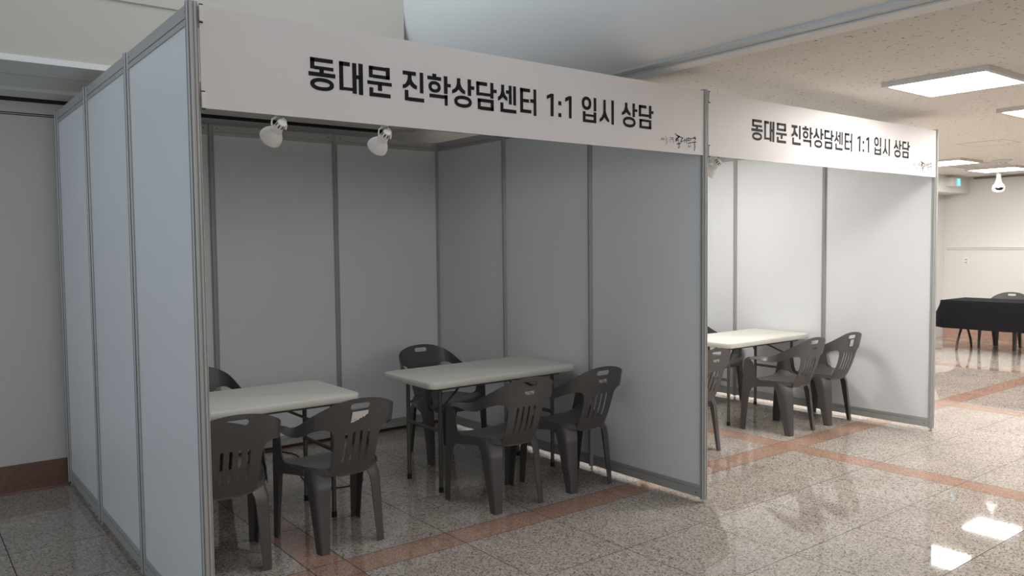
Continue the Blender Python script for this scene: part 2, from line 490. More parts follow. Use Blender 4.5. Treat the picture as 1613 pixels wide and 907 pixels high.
# ------------------------------------------------------------------ header signs
SIGN_BARS = [(0.461,2.348,0.561,2.364),(0.461,2.318,0.479,2.364),(0.479,2.317,0.563,2.331),(0.501,2.305,0.52,2.319),(0.453,2.289,0.571,2.306),(0.589,2.347,0.638,2.364),(0.589,2.245,0.607,2.364),(0.607,2.246,0.651,2.259),(0.649,2.236,0.668,2.364),(0.666,2.299,0.681,2.315),(0.678,2.234,0.698,2.365),(0.727,2.314,0.745,2.363),(0.809,2.313,0.828,2.364),(0.727,2.348,0.809,2.363),(0.746,2.313,0.828,2.328),(0.719,2.285,0.837,2.3),(0.769,2.261,0.789,2.288),(0.728,2.234,0.746,2.272),(0.747,2.234,0.83,2.251),(0.893,2.346,0.96,2.363),(0.98,2.273,0.998,2.364),(0.902,2.234,0.92,2.28),(0.92,2.233,1.001,2.25),(1.047,2.354,1.067,2.368),(1.02,2.34,1.093,2.356),(1.108,2.284,1.127,2.364),(1.128,2.316,1.145,2.331),(1.03,2.261,1.127,2.277),(1.111,2.231,1.127,2.279),(1.24,2.289,1.259,2.365),(1.259,2.319,1.277,2.335),(1.289,2.345,1.352,2.362),(1.289,2.297,1.306,2.362),(1.306,2.298,1.37,2.312),(1.371,2.29,1.389,2.364),(1.39,2.318,1.408,2.334),(1.296,2.233,1.313,2.284),(1.372,2.231,1.39,2.284),(1.296,2.268,1.372,2.284),(1.313,2.231,1.39,2.248),(1.465,2.323,1.481,2.339),(1.482,2.273,1.499,2.363),(1.509,2.271,1.526,2.363),(1.43,2.233,1.448,2.278),(1.448,2.232,1.527,2.249),(1.552,2.242,1.57,2.361),(1.552,2.344,1.615,2.361),(1.571,2.293,1.607,2.309),(1.57,2.242,1.622,2.258),(1.616,2.295,1.636,2.312),(1.637,2.232,1.654,2.362),(1.8,2.301,1.82,2.321),(1.8,2.241,1.82,2.261),(2.048,2.293,2.066,2.363),(1.97,2.231,1.988,2.287),(2.047,2.231,2.066,2.287),(1.988,2.262,2.047,2.274),(1.988,2.231,2.047,2.246),(2.179,2.234,2.197,2.363),(2.342,2.289,2.36,2.363),(2.36,2.319,2.379,2.333),(2.392,2.345,2.452,2.361),(2.392,2.297,2.41,2.361),(2.41,2.299,2.474,2.313),(2.474,2.292,2.493,2.363),(2.493,2.32,2.51,2.335),(2.397,2.234,2.415,2.284),(2.474,2.233,2.492,2.283),(2.397,2.271,2.474,2.284),(2.415,2.233,2.492,2.247)]
SIGN_RINGS = [(0.459,2.232,0.564,2.284,0.019,0.0155),(1.025,2.284,1.09,2.335,0.0165,0.0145),(1.163,2.231,1.262,2.286,0.0175,0.016),(1.962,2.295,2.03,2.364,0.018,0.0165),(2.266,2.23,2.365,2.288,0.017,0.016)]
SIGN_STROKES = [[(0.918,2.35),(0.938,2.351),(0.937,2.332),(0.941,2.321),(0.951,2.311),(0.965,2.303),(0.964,2.287),(0.948,2.29),(0.936,2.297),(0.927,2.305),(0.918,2.296),(0.905,2.288),(0.891,2.285),(0.892,2.301),(0.905,2.307),(0.913,2.319),(0.918,2.332)],[(1.179,2.363),(1.199,2.364),(1.198,2.343),(1.203,2.329),(1.212,2.318),(1.225,2.309),(1.225,2.293),(1.209,2.297),(1.197,2.304),(1.188,2.312),(1.178,2.302),(1.168,2.296),(1.152,2.29),(1.152,2.307),(1.167,2.315),(1.175,2.326),(1.179,2.341)],[(1.435,2.363),(1.454,2.363),(1.453,2.334),(1.457,2.321),(1.464,2.311),(1.473,2.304),(1.472,2.286),(1.458,2.294),(1.444,2.303),(1.431,2.292),(1.415,2.283),(1.415,2.301),(1.427,2.311),(1.433,2.323),(1.435,2.335)],[(1.752,2.354),(1.769,2.353),(1.767,2.241),(1.747,2.24),(1.748,2.334),(1.723,2.323),(1.723,2.341)],[(1.874,2.354),(1.891,2.354),(1.89,2.24),(1.872,2.241),(1.872,2.333),(1.847,2.322),(1.847,2.342)],[(2.118,2.36),(2.136,2.361),(2.136,2.302),(2.141,2.286),(2.151,2.269),(2.162,2.255),(2.161,2.242),(2.147,2.248),(2.136,2.257),(2.125,2.267),(2.115,2.254),(2.103,2.246),(2.09,2.24),(2.09,2.257),(2.105,2.268),(2.115,2.285),(2.118,2.303)],[(2.282,2.362),(2.301,2.362),(2.301,2.338),(2.308,2.325),(2.316,2.316),(2.326,2.309),(2.326,2.292),(2.308,2.298),(2.292,2.31),(2.28,2.3),(2.257,2.291),(2.257,2.305),(2.272,2.317),(2.28,2.33),(2.282,2.342)]]
LOGO_STROKES = [[(2.569,2.18,0.002),(2.579,2.192,0.003),(2.583,2.181,0.002),(2.593,2.193,0.003),(2.598,2.179,0.002)],[(2.607,2.205,0.003),(2.609,2.199,0.003)],[(2.611,2.19,0.002),(2.623,2.194,0.002)],[(2.611,2.18,0.003),(2.615,2.186,0.002),(2.623,2.18,0.002)],[(2.63,2.196,0.001),(2.629,2.18,0.001)],[(2.613,2.173,0.002),(2.625,2.172,0.003),(2.613,2.158,0.003)],[(2.638,2.187,0.001),(2.639,2.18,0.001)],[(2.648,2.199,0.002),(2.675,2.201,0.002)],[(2.65,2.199,0.002),(2.651,2.172,0.002)],[(2.654,2.186,0.002),(2.667,2.193,0.002),(2.661,2.198,0.001)],[(2.669,2.201,0.003),(2.673,2.186,0.003)],[(2.679,2.197,0.002),(2.679,2.168,0.003)],[(2.694,2.23,0.001),(2.697,2.223,0.005),(2.705,2.217,0.006),(2.719,2.213,0.008),(2.735,2.211,0.006)],[(2.734,2.211,0.005),(2.716,2.202,0.009),(2.702,2.191,0.008),(2.7,2.181,0.004)],[(2.7,2.181,0.004),(2.721,2.193,0.004),(2.725,2.182,0.004),(2.724,2.171,0.004)],[(2.709,2.166,0.005),(2.737,2.172,0.007)],[(2.728,2.163,0.003),(2.722,2.153,0.003),(2.723,2.143,0.004),(2.734,2.155,0.003),(2.728,2.163,0.003)],[(2.739,2.208,0.004),(2.761,2.206,0.004),(2.748,2.195,0.004),(2.742,2.18,0.005),(2.764,2.189,0.003)],[(2.774,2.205,0.003),(2.774,2.179,0.003)],[(2.774,2.191,0.003),(2.791,2.197,0.003)],[(2.791,2.208,0.004),(2.793,2.181,0.005)],[(2.805,2.209,0.004),(2.806,2.192,0.005)],[(2.805,2.208,0.004),(2.831,2.207,0.005),(2.83,2.197,0.004),(2.806,2.192,0.004)],[(2.799,2.176,0.003),(2.833,2.184,0.005)],[(2.825,2.18,0.004),(2.825,2.167,0.003)],[(2.812,2.165,0.003),(2.811,2.156,0.004),(2.833,2.162,0.003)],[(2.839,2.207,0.004),(2.863,2.213,0.005),(2.877,2.21,0.005),(2.866,2.196,0.003)],[(2.864,2.221,0.004),(2.872,2.214,0.005)],[(2.839,2.184,0.004),(2.878,2.19,0.006)],[(2.863,2.185,0.004),(2.87,2.165,0.006),(2.863,2.139,0.004)]]
HB, HT = 2.116, 2.497
WORDS = [(0, .86), (.86, 1.69), (1.69, 1.93), (1.93, 2.23), (2.23, 3)]      # the five words of the sign
def flat_text(bm, dx, dz, y0, y1, wa, wb):
    for x0, z0, x1, z1 in SIGN_BARS:
        if not wa <= x0 < wb: continue
        box(bm, x0+dx, y0, z0+dz, x1+dx, y1, z1+dz)
    for x0, z0, x1, z1, tx, tz in SIGN_RINGS:
        if not wa <= x0 < wb: continue
        cx, cz = (x0+x1)/2, (z0+z1)/2; n = 40; O = []; I = []
        for k in range(n):
            c, s = math.cos(2*math.pi*k/n), math.sin(2*math.pi*k/n)
            e = 0.9
            c2 = math.copysign(abs(c)**e, c); s2 = math.copysign(abs(s)**e, s)
            O.append((cx+(x1-x0)/2*c2, cz+(z1-z0)/2*s2)); I.append((cx+((x1-x0)/2-tx)*c2, cz+((z1-z0)/2-tz)*s2))
        for y in (y0,):
            Ov = [bm.verts.new((p[0]+dx, y, p[1]+dz)) for p in O]; Iv = [bm.verts.new((p[0]+dx, y, p[1]+dz)) for p in I]
            for k in range(n): bm.faces.new((Ov[k], Ov[(k+1) % n], Iv[(k+1) % n], Iv[k]))
    for pts in SIGN_STROKES:
        if not wa <= pts[0][0] < wb: continue
        vs = [bm.verts.new((p[0]+dx, y0, p[1]+dz)) for p in pts]
        f = bm.faces.new(vs); f.normal_update(); bmesh.ops.triangulate(bm, faces=[f])
def brush(bm, st, dx, dz, y0, y):
    pts = [Vector((a+dx, b+dz)) for a, b, w in st]; ws = [w*0.95 for a, b, w in st]
    P2, W2 = [], []
    for i in range(len(pts)-1):
        for k in range(6):
            t = k/6.0; P2.append(pts[i].lerp(pts[i+1], t)); W2.append(ws[i]+(ws[i+1]-ws[i])*t)
    P2.append(pts[-1]); W2.append(ws[-1])
    for p, w in zip(P2, W2):
        vs = [bm.verts.new((p.x+w/2*math.cos(k*math.pi/5), y, p.y+w/2*math.sin(k*math.pi/5))) for k in range(10)]
        bm.faces.new(vs)
    for i in range(len(P2)-1):
        d = P2[i+1]-P2[i]
        if d.length < 1e-6: continue
        n = Vector((-d.y, d.x)).normalized()
        q = (P2[i]+n*W2[i]/2, P2[i]-n*W2[i]/2, P2[i+1]-n*W2[i+1]/2, P2[i+1]+n*W2[i+1]/2)
        bm.faces.new([bm.verts.new((v.x, y, v.y)) for v in q])
def header(label, x0, x1, dx, dz):
    t = thing('booth_sign', label, 'sign', (0, 0, 0))
    bm = bmesh.new()
    box(bm, x0+0.025, -0.012, HB, x1-0.022, -0.004, HT)
    finish(bm, 'sign_board', M['fascia'], t)
    bm = bmesh.new()
    box(bm, x0+0.026, -0.0132, HB+0.0, x1-0.0225, -0.0115, HB+0.042)
    finish(bm, 'bottom_overlap', M['fascia'], t)
    for wa, wb in WORDS:
        bm = bmesh.new(); flat_text(bm, dx, dz, -0.0135, -0.011, wa, wb)
        finish(bm, 'lettering', M['ink'], t)
    bm = bmesh.new()
    for st in LOGO_STROKES: brush(bm, st, dx, dz, 0, -0.0142)
    finish(bm, 'logo', M['logo_ink'], t)
    for z in (HB+0.004, HT-0.078):
        bm = bmesh.new(); prism(bm, RAIL, x0+0.0215, x1-0.0215, lambda u, v, w: (w, u+0.006, z+v))
        finish(bm, 'rail', M['alu'], t)
    for x in (x0+0.033,):
        for z in (HT-0.03, HB+0.03):
            bm = bmesh.new(); box(bm, x-0.010, -0.019, z-0.03, x+0.004, -0.0125, z+0.03); bevel(bm, 0.002, 1)
            o = finish(bm, 'clamp', M['white_plastic'], t)
            for zz in (z-0.034, z+0.032):
                bm = bmesh.new(); box(bm, x-0.009, -0.018, zz-0.002, x+0.004, -0.0125, zz+0.002)
                finish(bm, 'clamp_gap', M['alu_dark'], o)
    return t
header('long white sign with black lettering over the nearest booth', 0.0, 3*P, 0.0, 0.0)
header('white sign with black lettering over the second booth, brightly lit', 3*P, 6*P, 2.967, 0.010)

# ------------------------------------------------------------------ clip-on spotlights under the signs
def spotlight(label, x, y, z, tilt, yaw, show_face=False):
    t = thing('spotlight', label, 'spotlight', (x, y, z), 0, 'clip-on booth spotlights')
    # bracket and clip grip the lower rail of the sign
    bm = bmesh.new()
    box(bm, -0.012, -0.016, 0.012, 0.012, -0.010, 0.075); box(bm, -0.012, -0.016, 0.012, 0.012, 0.016, 0.018)
    box(bm, -0.012, 0.010, 0.012, 0.012, 0.016, 0.045); bevel(bm, 0.0015, 1)
    finish(bm, 'clip', M['white_plastic'], t)
    rot = Matrix.Rotation(yaw, 4, 'Z') @ Matrix.Rotation(tilt, 4, 'X')
    body = Matrix.Translation((0, 0.006, -0.026)) @ rot
    bm = bmesh.new()   # socket housing with vents
    lathe(bm, [(0, 0.034), (0.017, 0.034), (0.019, 0.030), (0.019, -0.004), (0.023, -0.012), (0.023, -0.018), (0, -0.018)], 20, body)
    h = finish(bm, 'lamp_housing', M['white_plastic'], t, True, 35)
    for k in range(8):
        a = 2*math.pi*k/8; bm = bmesh.new()
        mt = body @ Matrix.Rotation(a, 4, 'Z')
        vs0 = box(bm, 0.0175, -0.0025, 0.012, 0.0196, 0.0025, 0.030)
        bmesh.ops.transform(bm, matrix=mt, verts=list({v for f in vs0 for v in f.verts}))
        finish(bm, 'vent', M['alu_dark'], h)
    bm = bmesh.new()   # bell shaped reflector bulb
    lathe(bm, [(0.018, -0.016), (0.030, -0.030), (0.041, -0.048), (0.046, -0.062), (0.047, -0.072), (0.044, -0.075), (0.040, -0.070), (0.030, -0.045), (0.0, -0.036)], 28, body)
    finish(bm, 'reflector_bulb', M['white_plastic'], t, True, 50)
    bm = bmesh.new()
    lathe(bm, [(0, -0.060), (0.038, -0.0655)], 24, body)
    finish(bm, 'bulb_face', M['chrome'], t, True)
    for s in (-1, 1):
        bm = bmesh.new()
        pts = [Vector((s*0.012, 0, 0.014)), Vector((s*0.028, 0, 0.004)), Vector((s*0.031, 0, -0.015)), Vector((s*0.026, 0, -0.034))]
        sweep(bm, [tuple(p) for p in pts], 0.004, 8)
        finish(bm, 'yoke_arm', M['white_plastic'], t, True)
    return t
spotlight('white clip-on spotlight nearest the left post under the long sign', 0.333, 0.012, 2.098, math.radians(60), math.radians(10))
spotlight('white clip-on spotlight under the long sign, second from the left post', 0.812, 0.012, 2.096, math.radians(56), math.radians(4))
spotlight('white clip-on spotlight at the left end under the second sign', 3.105, 0.012, 2.098, math.radians(52), math.radians(15))
# ------------------------------------------------------------------ moulded plastic armchair
RIM = [(0, -0.335), (0.10, -0.333), (0.18, -0.320), (0.222, -0.291), (0.244, -0.245), (0.258, -0.185), (0.265, -0.12), (0.260, -0.05), (0.247, 0.035), (0.241, 0.125)]
_s = [0.0]
for a, b in zip(RIM, RIM[1:]): _s.append(_s[-1] + math.hypot(b[0]-a[0], b[1]-a[1]))
RX = [(s, p[0]) for s, p in zip(_s, RIM)]; RY = [(s, p[1]) for s, p in zip(_s, RIM)]
RX = [(-RX[1][0], -RX[1][1])] + RX; RY = [(-RY[1][0], RY[1][1])] + RY
SEND = _s[-1]
ZTOP = [(-0.06, .811), (0, .813), (.06, .810), (.12, .800), (.187, .776), (.25, .743), (.31, .709), (.36, .684), (.42, .663), (.50, .648), (.58, .640), (SEND, .630)]
LEAN = [(.36, .145), (.385, .135), (.43, .112), (.485, .085), (.55, .060), (.63, .038), (.70, .02), (.785, .003), (.82, 0)]
def shell_map(s, z):
    a = abs(s); sg = 1 if s >= 0 else -1
    x, y = smooth_interp(RX, a), smooth_interp(RY, a)
    w = 1 - sstep(0.22, 0.44, a)
    y += smooth_interp(LEAN, z)*w
    zt = smooth_interp(ZTOP, a); d = max(0, zt-z)
    phi = math.radians(62)*sstep(0.36, 0.54, a)
    if phi > 0:
        x += d*math.sin(phi)*1.05; z = zt - d*math.cos(phi)
    return Vector((sg*x, y, z))
def tri_fill(loops):
    bm = bmesh.new()
    for lp in loops:
        vs = [bm.verts.new((p[0], 0, p[1])) for p in lp]
        for i in range(len(vs)): bm.edges.new((vs[i], vs[(i+1) % len(vs)]))
    bmesh.ops.triangle_fill(bm, use_beauty=True, edges=bm.edges[:], normal=(0, -1, 0))
    return bm
def cut_grid(bm, us, vs, ax=0, bx=2):
    for u in us:
        no = [0, 0, 0]; co = [0, 0, 0]; no[ax] = 1; co[ax] = u
        bmesh.ops.bisect_plane(bm, geom=bm.verts[:]+bm.edges[:]+bm.faces[:], plane_co=co, plane_no=no, dist=1e-5)
    for v in vs:
        no = [0, 0, 0]; co = [0, 0, 0]; no[bx] = 1; co[bx] = v
        bmesh.ops.bisect_plane(bm, geom=bm.verts[:]+bm.edges[:]+bm.faces[:], plane_co=co, plane_no=no, dist=1e-5)
def thicken(bm, t):
    bmesh.ops.recalc_face_normals(bm, faces=bm.faces[:])
    bmesh.ops.solidify(bm, geom=bm.faces[:], thickness=t)
def capsule(cx, z0, z1, r, lean=0.0, n=6):
    pts = []
    for k in range(n+1):
        a = math.pi*k/n; pts.append((cx+lean*(z1) + r*math.cos(a), z1 + r*math.sin(a)))
    for k in range(n+1):
        a = math.pi + math.pi*k/n; pts.append((cx+lean*(z0) + r*math.cos(a), z0 + r*math.sin(a)))
    return pts
SPLIT = 0.42
def chair_shell():
    SL = [(0.150, .652), (0.175, .662), (.205, .664), (.25, .654), (.30, .636), (.36, .618), (.42, .610), (.514, .602), (SEND, .592)]
    side = [(0.070, .388), (0.112, .400), (0.127, .425), (0.126, .50), (0.127, .56), (0.131, .61), (0.138, .637)]
    n = 44
    top = [(SEND*k/n, smooth_interp(ZTOP, SEND*k/n)) for k in range(n+1)]
    low = [(SL[0][0] + (SEND-SL[0][0])*k/30, smooth_interp(SL, SL[0][0] + (SEND-SL[0][0])*k/30)) for k in range(31)]
    right = [(0, .383)] + side + low + top[::-1]
    left = [(-s, z) for s, z in right[1:-1]][::-1]
    outline = right + left
    loops = [outline]
    hs, hr = 0.040, 0.0155          # handle slot
    loops.append([(hs+hr*math.cos(a), .772+hr*math.sin(a)) for a in [math.radians(d) for d in range(-90, 91, 22)]] +
                 [(-hs+hr*math.cos(a), .772+hr*math.sin(a)) for a in [math.radians(d) for d in range(90, 271, 22)]])
    for i, cx in enumerate((-0.066, -0.022, 0.022, 0.066)):
        loops.append(capsule(cx*0.97, .478, .628, 0.0078))
    bm = tri_fill(loops)
    cut_grid(bm, [k*0.03 for k in range(-21, 22)] + [-SPLIT, SPLIT], [0.40+0.03*k for k in range(14)])
    return bm
def seat_bm():
    bm = bmesh.new()
    HW = [(-.205, .118), (-.19, .140), (-.16, .175), (-.10, .205), (0, .238), (.06, .252), (.12, .258), (.17, .258), (.20, .248), (.215, .23)]
    ny, nx = 16, 14; rows = []
    for j in range(ny+1):
        y = -.205 + .42*j/ny; hw = interp(HW, y); row = []
        for i in range(nx+1):
            u = -1+2*i/nx
            z = .432 - .016*(1-u*u)*(1-abs(y)/.3) + .012*abs(u)**4
            z -= 0.05*sstep(.17, .225, y) * (1 if y > .17 else 0)
            z -= 0.012*sstep(-.15, -.205, y)
            z += 0.022*abs(u)**6*sstep(.02, .12, y)
            row.append(bm.verts.new((u*hw, y, z)))
        rows.append(row)
    for a, b in zip(rows, rows[1:]):
        for i in range(nx): bm.faces.new((a[i], a[i+1], b[i+1], b[i]))
    edges = [e for e in bm.edges if len(e.link_faces) == 1]
    r = bmesh.ops.extrude_edge_only(bm, edges=edges)
    for v in [g for g in r['geom'] if isinstance(g, bmesh.types.BMVert)]:
        v.co.z -= 0.03 if v.co.y < .1 else 0.022
        v.co.x *= 1.012
    thicken(bm, 0.004)
    return bm
def front_leg_bm(sg):
    prof = [(.098, .600), (.084, .592), (.075, .572), (.068, .530), (.062, .490), (.050, .462), (.020, .446), (-.03, .434), (-.105, .428),
            (-.11, .398), (-.02, .392), (.055, .386), (.094, .368), (.116, .330), (.130, .26), (.146, .15), (.163, .012), (.163, 0),
            (.214, 0), (.210, .10), (.200, .22), (.190, .34), (.182, .44), (.174, .53), (.166, .588), (.152, .614), (.130, .628), (.112, .630)]
    bm = tri_fill([prof])
    cut_grid(bm, [], [0.05*k for k in range(1, 13)], 0, 2)
    def fx(y, z):
        x = .254 + .012*sstep(0.0, .60, z)
        x -= .045*sstep(.06, -.11, y) if z > .33 else 0
        return x
    for v in bm.verts:
        y, z = v.co.x, v.co.z
        v.co = Vector((sg*fx(y, z), y, z))
    thicken(bm, 0.005)
    # flange turned inwards along the front edge
    fr = [(.214, 0), (.210, .10), (.200, .22), (.190, .34), (.182, .44), (.174, .53), (.166, .588), (.150, .616)]
    rows = []
    for y, z in fr:
        w = .036 + .020*sstep(0, .40, z) - .022*sstep(.44, .6, z)
        x = fx(y, z)
        rows.append([(sg*x, y-.004, z), (sg*(x-.006), y+.003, z), (sg*(x-w*.5), y+.004, z), (sg*(x-w), y, z)])
    b2 = bmesh.new(); V = [[b2.verts.new(p) for p in r] for r in rows]
    for a, b in zip(V, V[1:]):
        for i in range(3): b2.faces.new((a[i], a[i+1], b[i+1], b[i]))
    thicken(b2, 0.005)
    me = bpy.data.meshes.new('tmp'); b2.to_mesh(me); b2.free(); bm.from_mesh(me); bpy.data.meshes.remove(me)
    return bm
def rear_leg_bm(sg):
    rows = []
    for k in range(13):
        z = .432*(1-k/12); t = 1-z/.432
        top = sstep(.20, 0, t)
        corner = Vector((.198-.012*t - .012*top, -.168-.062*t + .020*top, z))
        sd = Vector((.206-.014*t + .004*top, -.090-.092*t + .035*top, z + .006*top))
        bk = Vector((.112+.030*t - .015*top, -.205-.028*t + .025*top, z))
        pts = []
        for i in range(9):
            u = i/8
            if u < .36: p = sd.lerp(corner + (sd-corner)*.22, u/.36)
            elif u > .64: p = (corner + (bk-corner)*.22).lerp(bk, (u-.64)/.36)
            else:
                q = (u-.36)/.28; a = corner + (sd-corner)*.22; b = corner + (bk-corner)*.22
                p = a*(1-q)**2 + corner*2*q*(1-q) + b*q*q
            pts.append((sg*p.x, p.y, p.z))
        rows.append(pts)
    bm = bmesh.new(); V = [[bm.verts.new(p) for p in r] for r in rows]
    for a, b in zip(V, V[1:]):
        for i in range(8): bm.faces.new((a[i], a[i+1], b[i+1], b[i]))
    thicken(bm, 0.005)
    return bm
def make_chair(label):
    t = thing('plastic_armchair', label, 'chair', (0, 0, 0), 0, 'grey plastic armchairs')
    for which in ('backrest', 'r', 'l'):
        bm = chair_shell()
        kill = []
        for f in bm.faces:
            c = f.calc_center_median().x
            keep = abs(c) <= SPLIT if which == 'backrest' else (c > SPLIT if which == 'r' else c < -SPLIT)
            if not keep: kill.append(f)
        bmesh.ops.delete(bm, geom=kill, context='FACES')
        for v in bm.verts: v.co = shell_map(v.co.x, v.co.z)
        bmesh.ops.dissolve_degenerate(bm, dist=1e-5, edges=bm.edges[:])
        thicken(bm, 0.0045)
        finish(bm, 'backrest' if which == 'backrest' else 'armrest', M['chair'], t, True, 45)
    finish(seat_bm(), 'seat', M['chair'], t, True, 50)
    for s in (-1, 1): finish(front_leg_bm(s), 'leg', M['chair'], t, True, 40)
    for s in (-1, 1): finish(rear_leg_bm(s), 'leg', M['chair'], t, True, 40)
    return t
def back_point(s, z, off=0.0032):
    p = shell_map(s, z); q = shell_map(s+.01, z)-p; r = shell_map(s, z+.01)-p
    n = q.cross(r).normalized()
    if n.y > 0: n = -n
    return p + n*off
def patch(name, pts2, mat, parent, off=0.0058):
    bm = tri_fill([pts2]); cut_grid(bm, [k*.01 for k in range(-8, 9)], [.70, .72])
    for v in bm.verts: v.co = back_point(v.co.x, v.co.z, off)
    thicken(bm, 0.0004)
    return finish(bm, name, mat, parent)
def marks(name, segs, mat, parent, off=0.0062):
    bm = bmesh.new()
    for s0, z0, s1, z1, w in segs:
        d = Vector((s1-s0, z1-z0)); n = Vector((-d.y, d.x)).normalized()*w/2
        q = [(s0+n.x, z0+n.y), (s0-n.x, z0-n.y), (s1-n.x, z1-n.y), (s1+n.x, z1+n.y)]
        bm.faces.new([bm.verts.new(back_point(a, b, off)) for a, b in q])
    return finish(bm, name, mat, parent)
# rental mark: four small syllables
def rental_segs(z=.722, x0=-.036, k=1.0):
    G = [  # strokes in a 0..1 cell
        [(0, .95, .5, .95), (.25, .95, 0, .35), (.25, .75, .5, .35), (.55, .65, .7, .65), (.7, 1, .7, 0), (.92, 1, .92, 0)],
        [(0, .75, .25, .98), (.25, .98, .5, .75), (.5, .75, .25, .55), (.25, .55, 0, .75), (.85, 1, .85, .5), (.1, .42, .85, .42), (.85, .42, .85, .22), (.1, .22, .85, .22), (.1, .22, .1, 0), (.1, 0, .9, 0)],
        [(0, .95, .5, .95), (.5, .95, .5, .75), (0, .75, .5, .75), (0, .75, 0, .52), (0, .52, .5, .52), (.6, .75, .72, .75), (.72, 1, .72, .4), (.92, 1, .92, .4), (.1, .35, .1, 0), (.1, 0, .9, 0)],
        [(0, .98, .5, .98), (0, .8, .5, .8), (0, .6, .5, .6), (0, .98, 0, .6), (.85, 1, .85, .5), (.85, .75, 1, .75), (.1, .42, .85, .42), (.85, .42, .85, .22), (.1, .22, .85, .22), (.1, .22, .1, 0), (.1, 0, .9, 0)]]
    out = []; cw, chh = .0165*k, .019*k
    for i, gl in enumerate(G):
        for a, b, c, d in gl:
            out.append((x0+i*.0185*k+a*cw, z+b*chh-.01, x0+i*.0185*k+c*cw, z+d*chh-.01, .0022*k))
    return out
CH = make_chair('grey plastic armchair with white lettering, back to camera, at left of the right-hand table')
CH.location = (2.033, .855, 0)
ch_specs = [
    ('grey plastic armchair with white lettering beside the dividing wall, back to camera', (2.64, .868, 0), .02, 'mark_w'),
    ('grey plastic armchair on the far side of the right-hand table, facing the camera', (2.385, 2.01, 0), math.pi, None),
    ('grey plastic armchair without a sticker, partly behind the front left post', (.335, .925, 0), -.02, None),
    ('grey plastic armchair with a torn white sticker, at the left-hand table', (.955, .925, 0), .03, 'torn'),
    ('grey plastic armchair on the far side of the left-hand table, mostly hidden by the post', (.62, 2.02, 0), math.pi, None),
    ('grey plastic armchair with dark lettering in the second booth, back to camera', (5.052, .862, 0), .0, 'mark_k'),
    ('grey plastic armchair with a square sticker at the right wall of the second booth', (5.637, .865, 0), .0, 'square'),
    ('grey plastic armchair in the second booth, cut off by the dividing wall post', (3.895, .95, 0), .0, 'mark_w'),
    ('grey plastic armchair behind the table of the second booth, facing the camera', (5.60, 2.02, 0), math.pi, None),
    ('grey plastic armchair behind the table with the black cloth', (12.13, 1.81, 0), math.pi/2, None)]
def decorate(root, kind):
    if kind == 'mark_w': o = marks('lettering', rental_segs(), M['print_white'], root); o['label'] = 'white printed lettering'
    elif kind == 'mark_k': o = marks('lettering', rental_segs(.724, -.028, .8), M['ink'], root); o['label'] = 'dark printed lettering'
    elif kind == 'torn':
        o = patch('sticker', [(-.052, .690), (-.036, .692), (-.022, .699), (-.010, .700), (0, .709), (.010, .708), (.016, .716), (.026, .712), (.031, .722), (.044, .726), (.046, .747), (-.046, .747)], M['paper'], root)
        o['label'] = 'torn white paper sticker'
        marks('handwriting', [(-.045, .697, -.044, .708, .0016), (-.037, .708, -.030, .708, .0016), (-.030, .708, -.034, .698, .0016), (-.026, .708, -.018, .707, .0016)], M['ink'], o, .0074)
    elif kind == 'square':
        o = patch('sticker', [(-.026, .690), (.026, .690), (.026, .748), (-.026, .748)], M['paper'], root); o['label'] = 'square cream paper sticker'
        marks('handwriting', [(-.016, .737, .016, .737, .002)], M['steel'], o, .0074)
        marks('handwriting', [(-.018, .712, -.004, .712, .004), (.002, .714, .018, .714, .003)], M['steel'], o, .0074)
        marks('handwriting', [(-.016, .704, -.006, .704, .003), (.004, .702, .010, .702, .003)], M['steel'], o, .0074)
for l, loc, rz, kind in ch_specs:
    decorate(dup(CH, loc, rz, l), kind)
decorate(CH, 'mark_w')
# ------------------------------------------------------------------ folding tables
TL_, TW_, TZ_ = 1.22, 0.64, 0.738
def rrect(hx, hy, r, n=6):
    pts = []
    for cx, cy, a0 in ((hx-r, hy-r, 0), (-hx+r, hy-r, 90), (-hx+r, -hy+r, 180), (hx-r, -hy+r, 270)):
        for k in range(n+1):
            a = math.radians(a0+90*k/n); pts.append((cx+r*math.cos(a), cy+r*math.sin(a)))
    return pts
def table_top_bm():
    bm = bmesh.new(); rings = []
    for inset, z in ((.012, TZ_-.044), (.003, TZ_-.042), (0, TZ_-.036), (0, TZ_-.009), (.003, TZ_-.003), (.010, TZ_)):
        rings.append([bm.verts.new((x, y, z)) for x, y in rrect(TL_/2-inset, TW_/2-inset, .055-inset)])
    n = len(rings[0])
    for a, b in zip(rings, rings[1:]):
        for k in range(n): bm.faces.new((a[k], a[(k+1) % n], b[(k+1) % n], b[k]))
    bm.faces.new(rings[0][::-1]); bm.faces.new(rings[-1])
    return bm
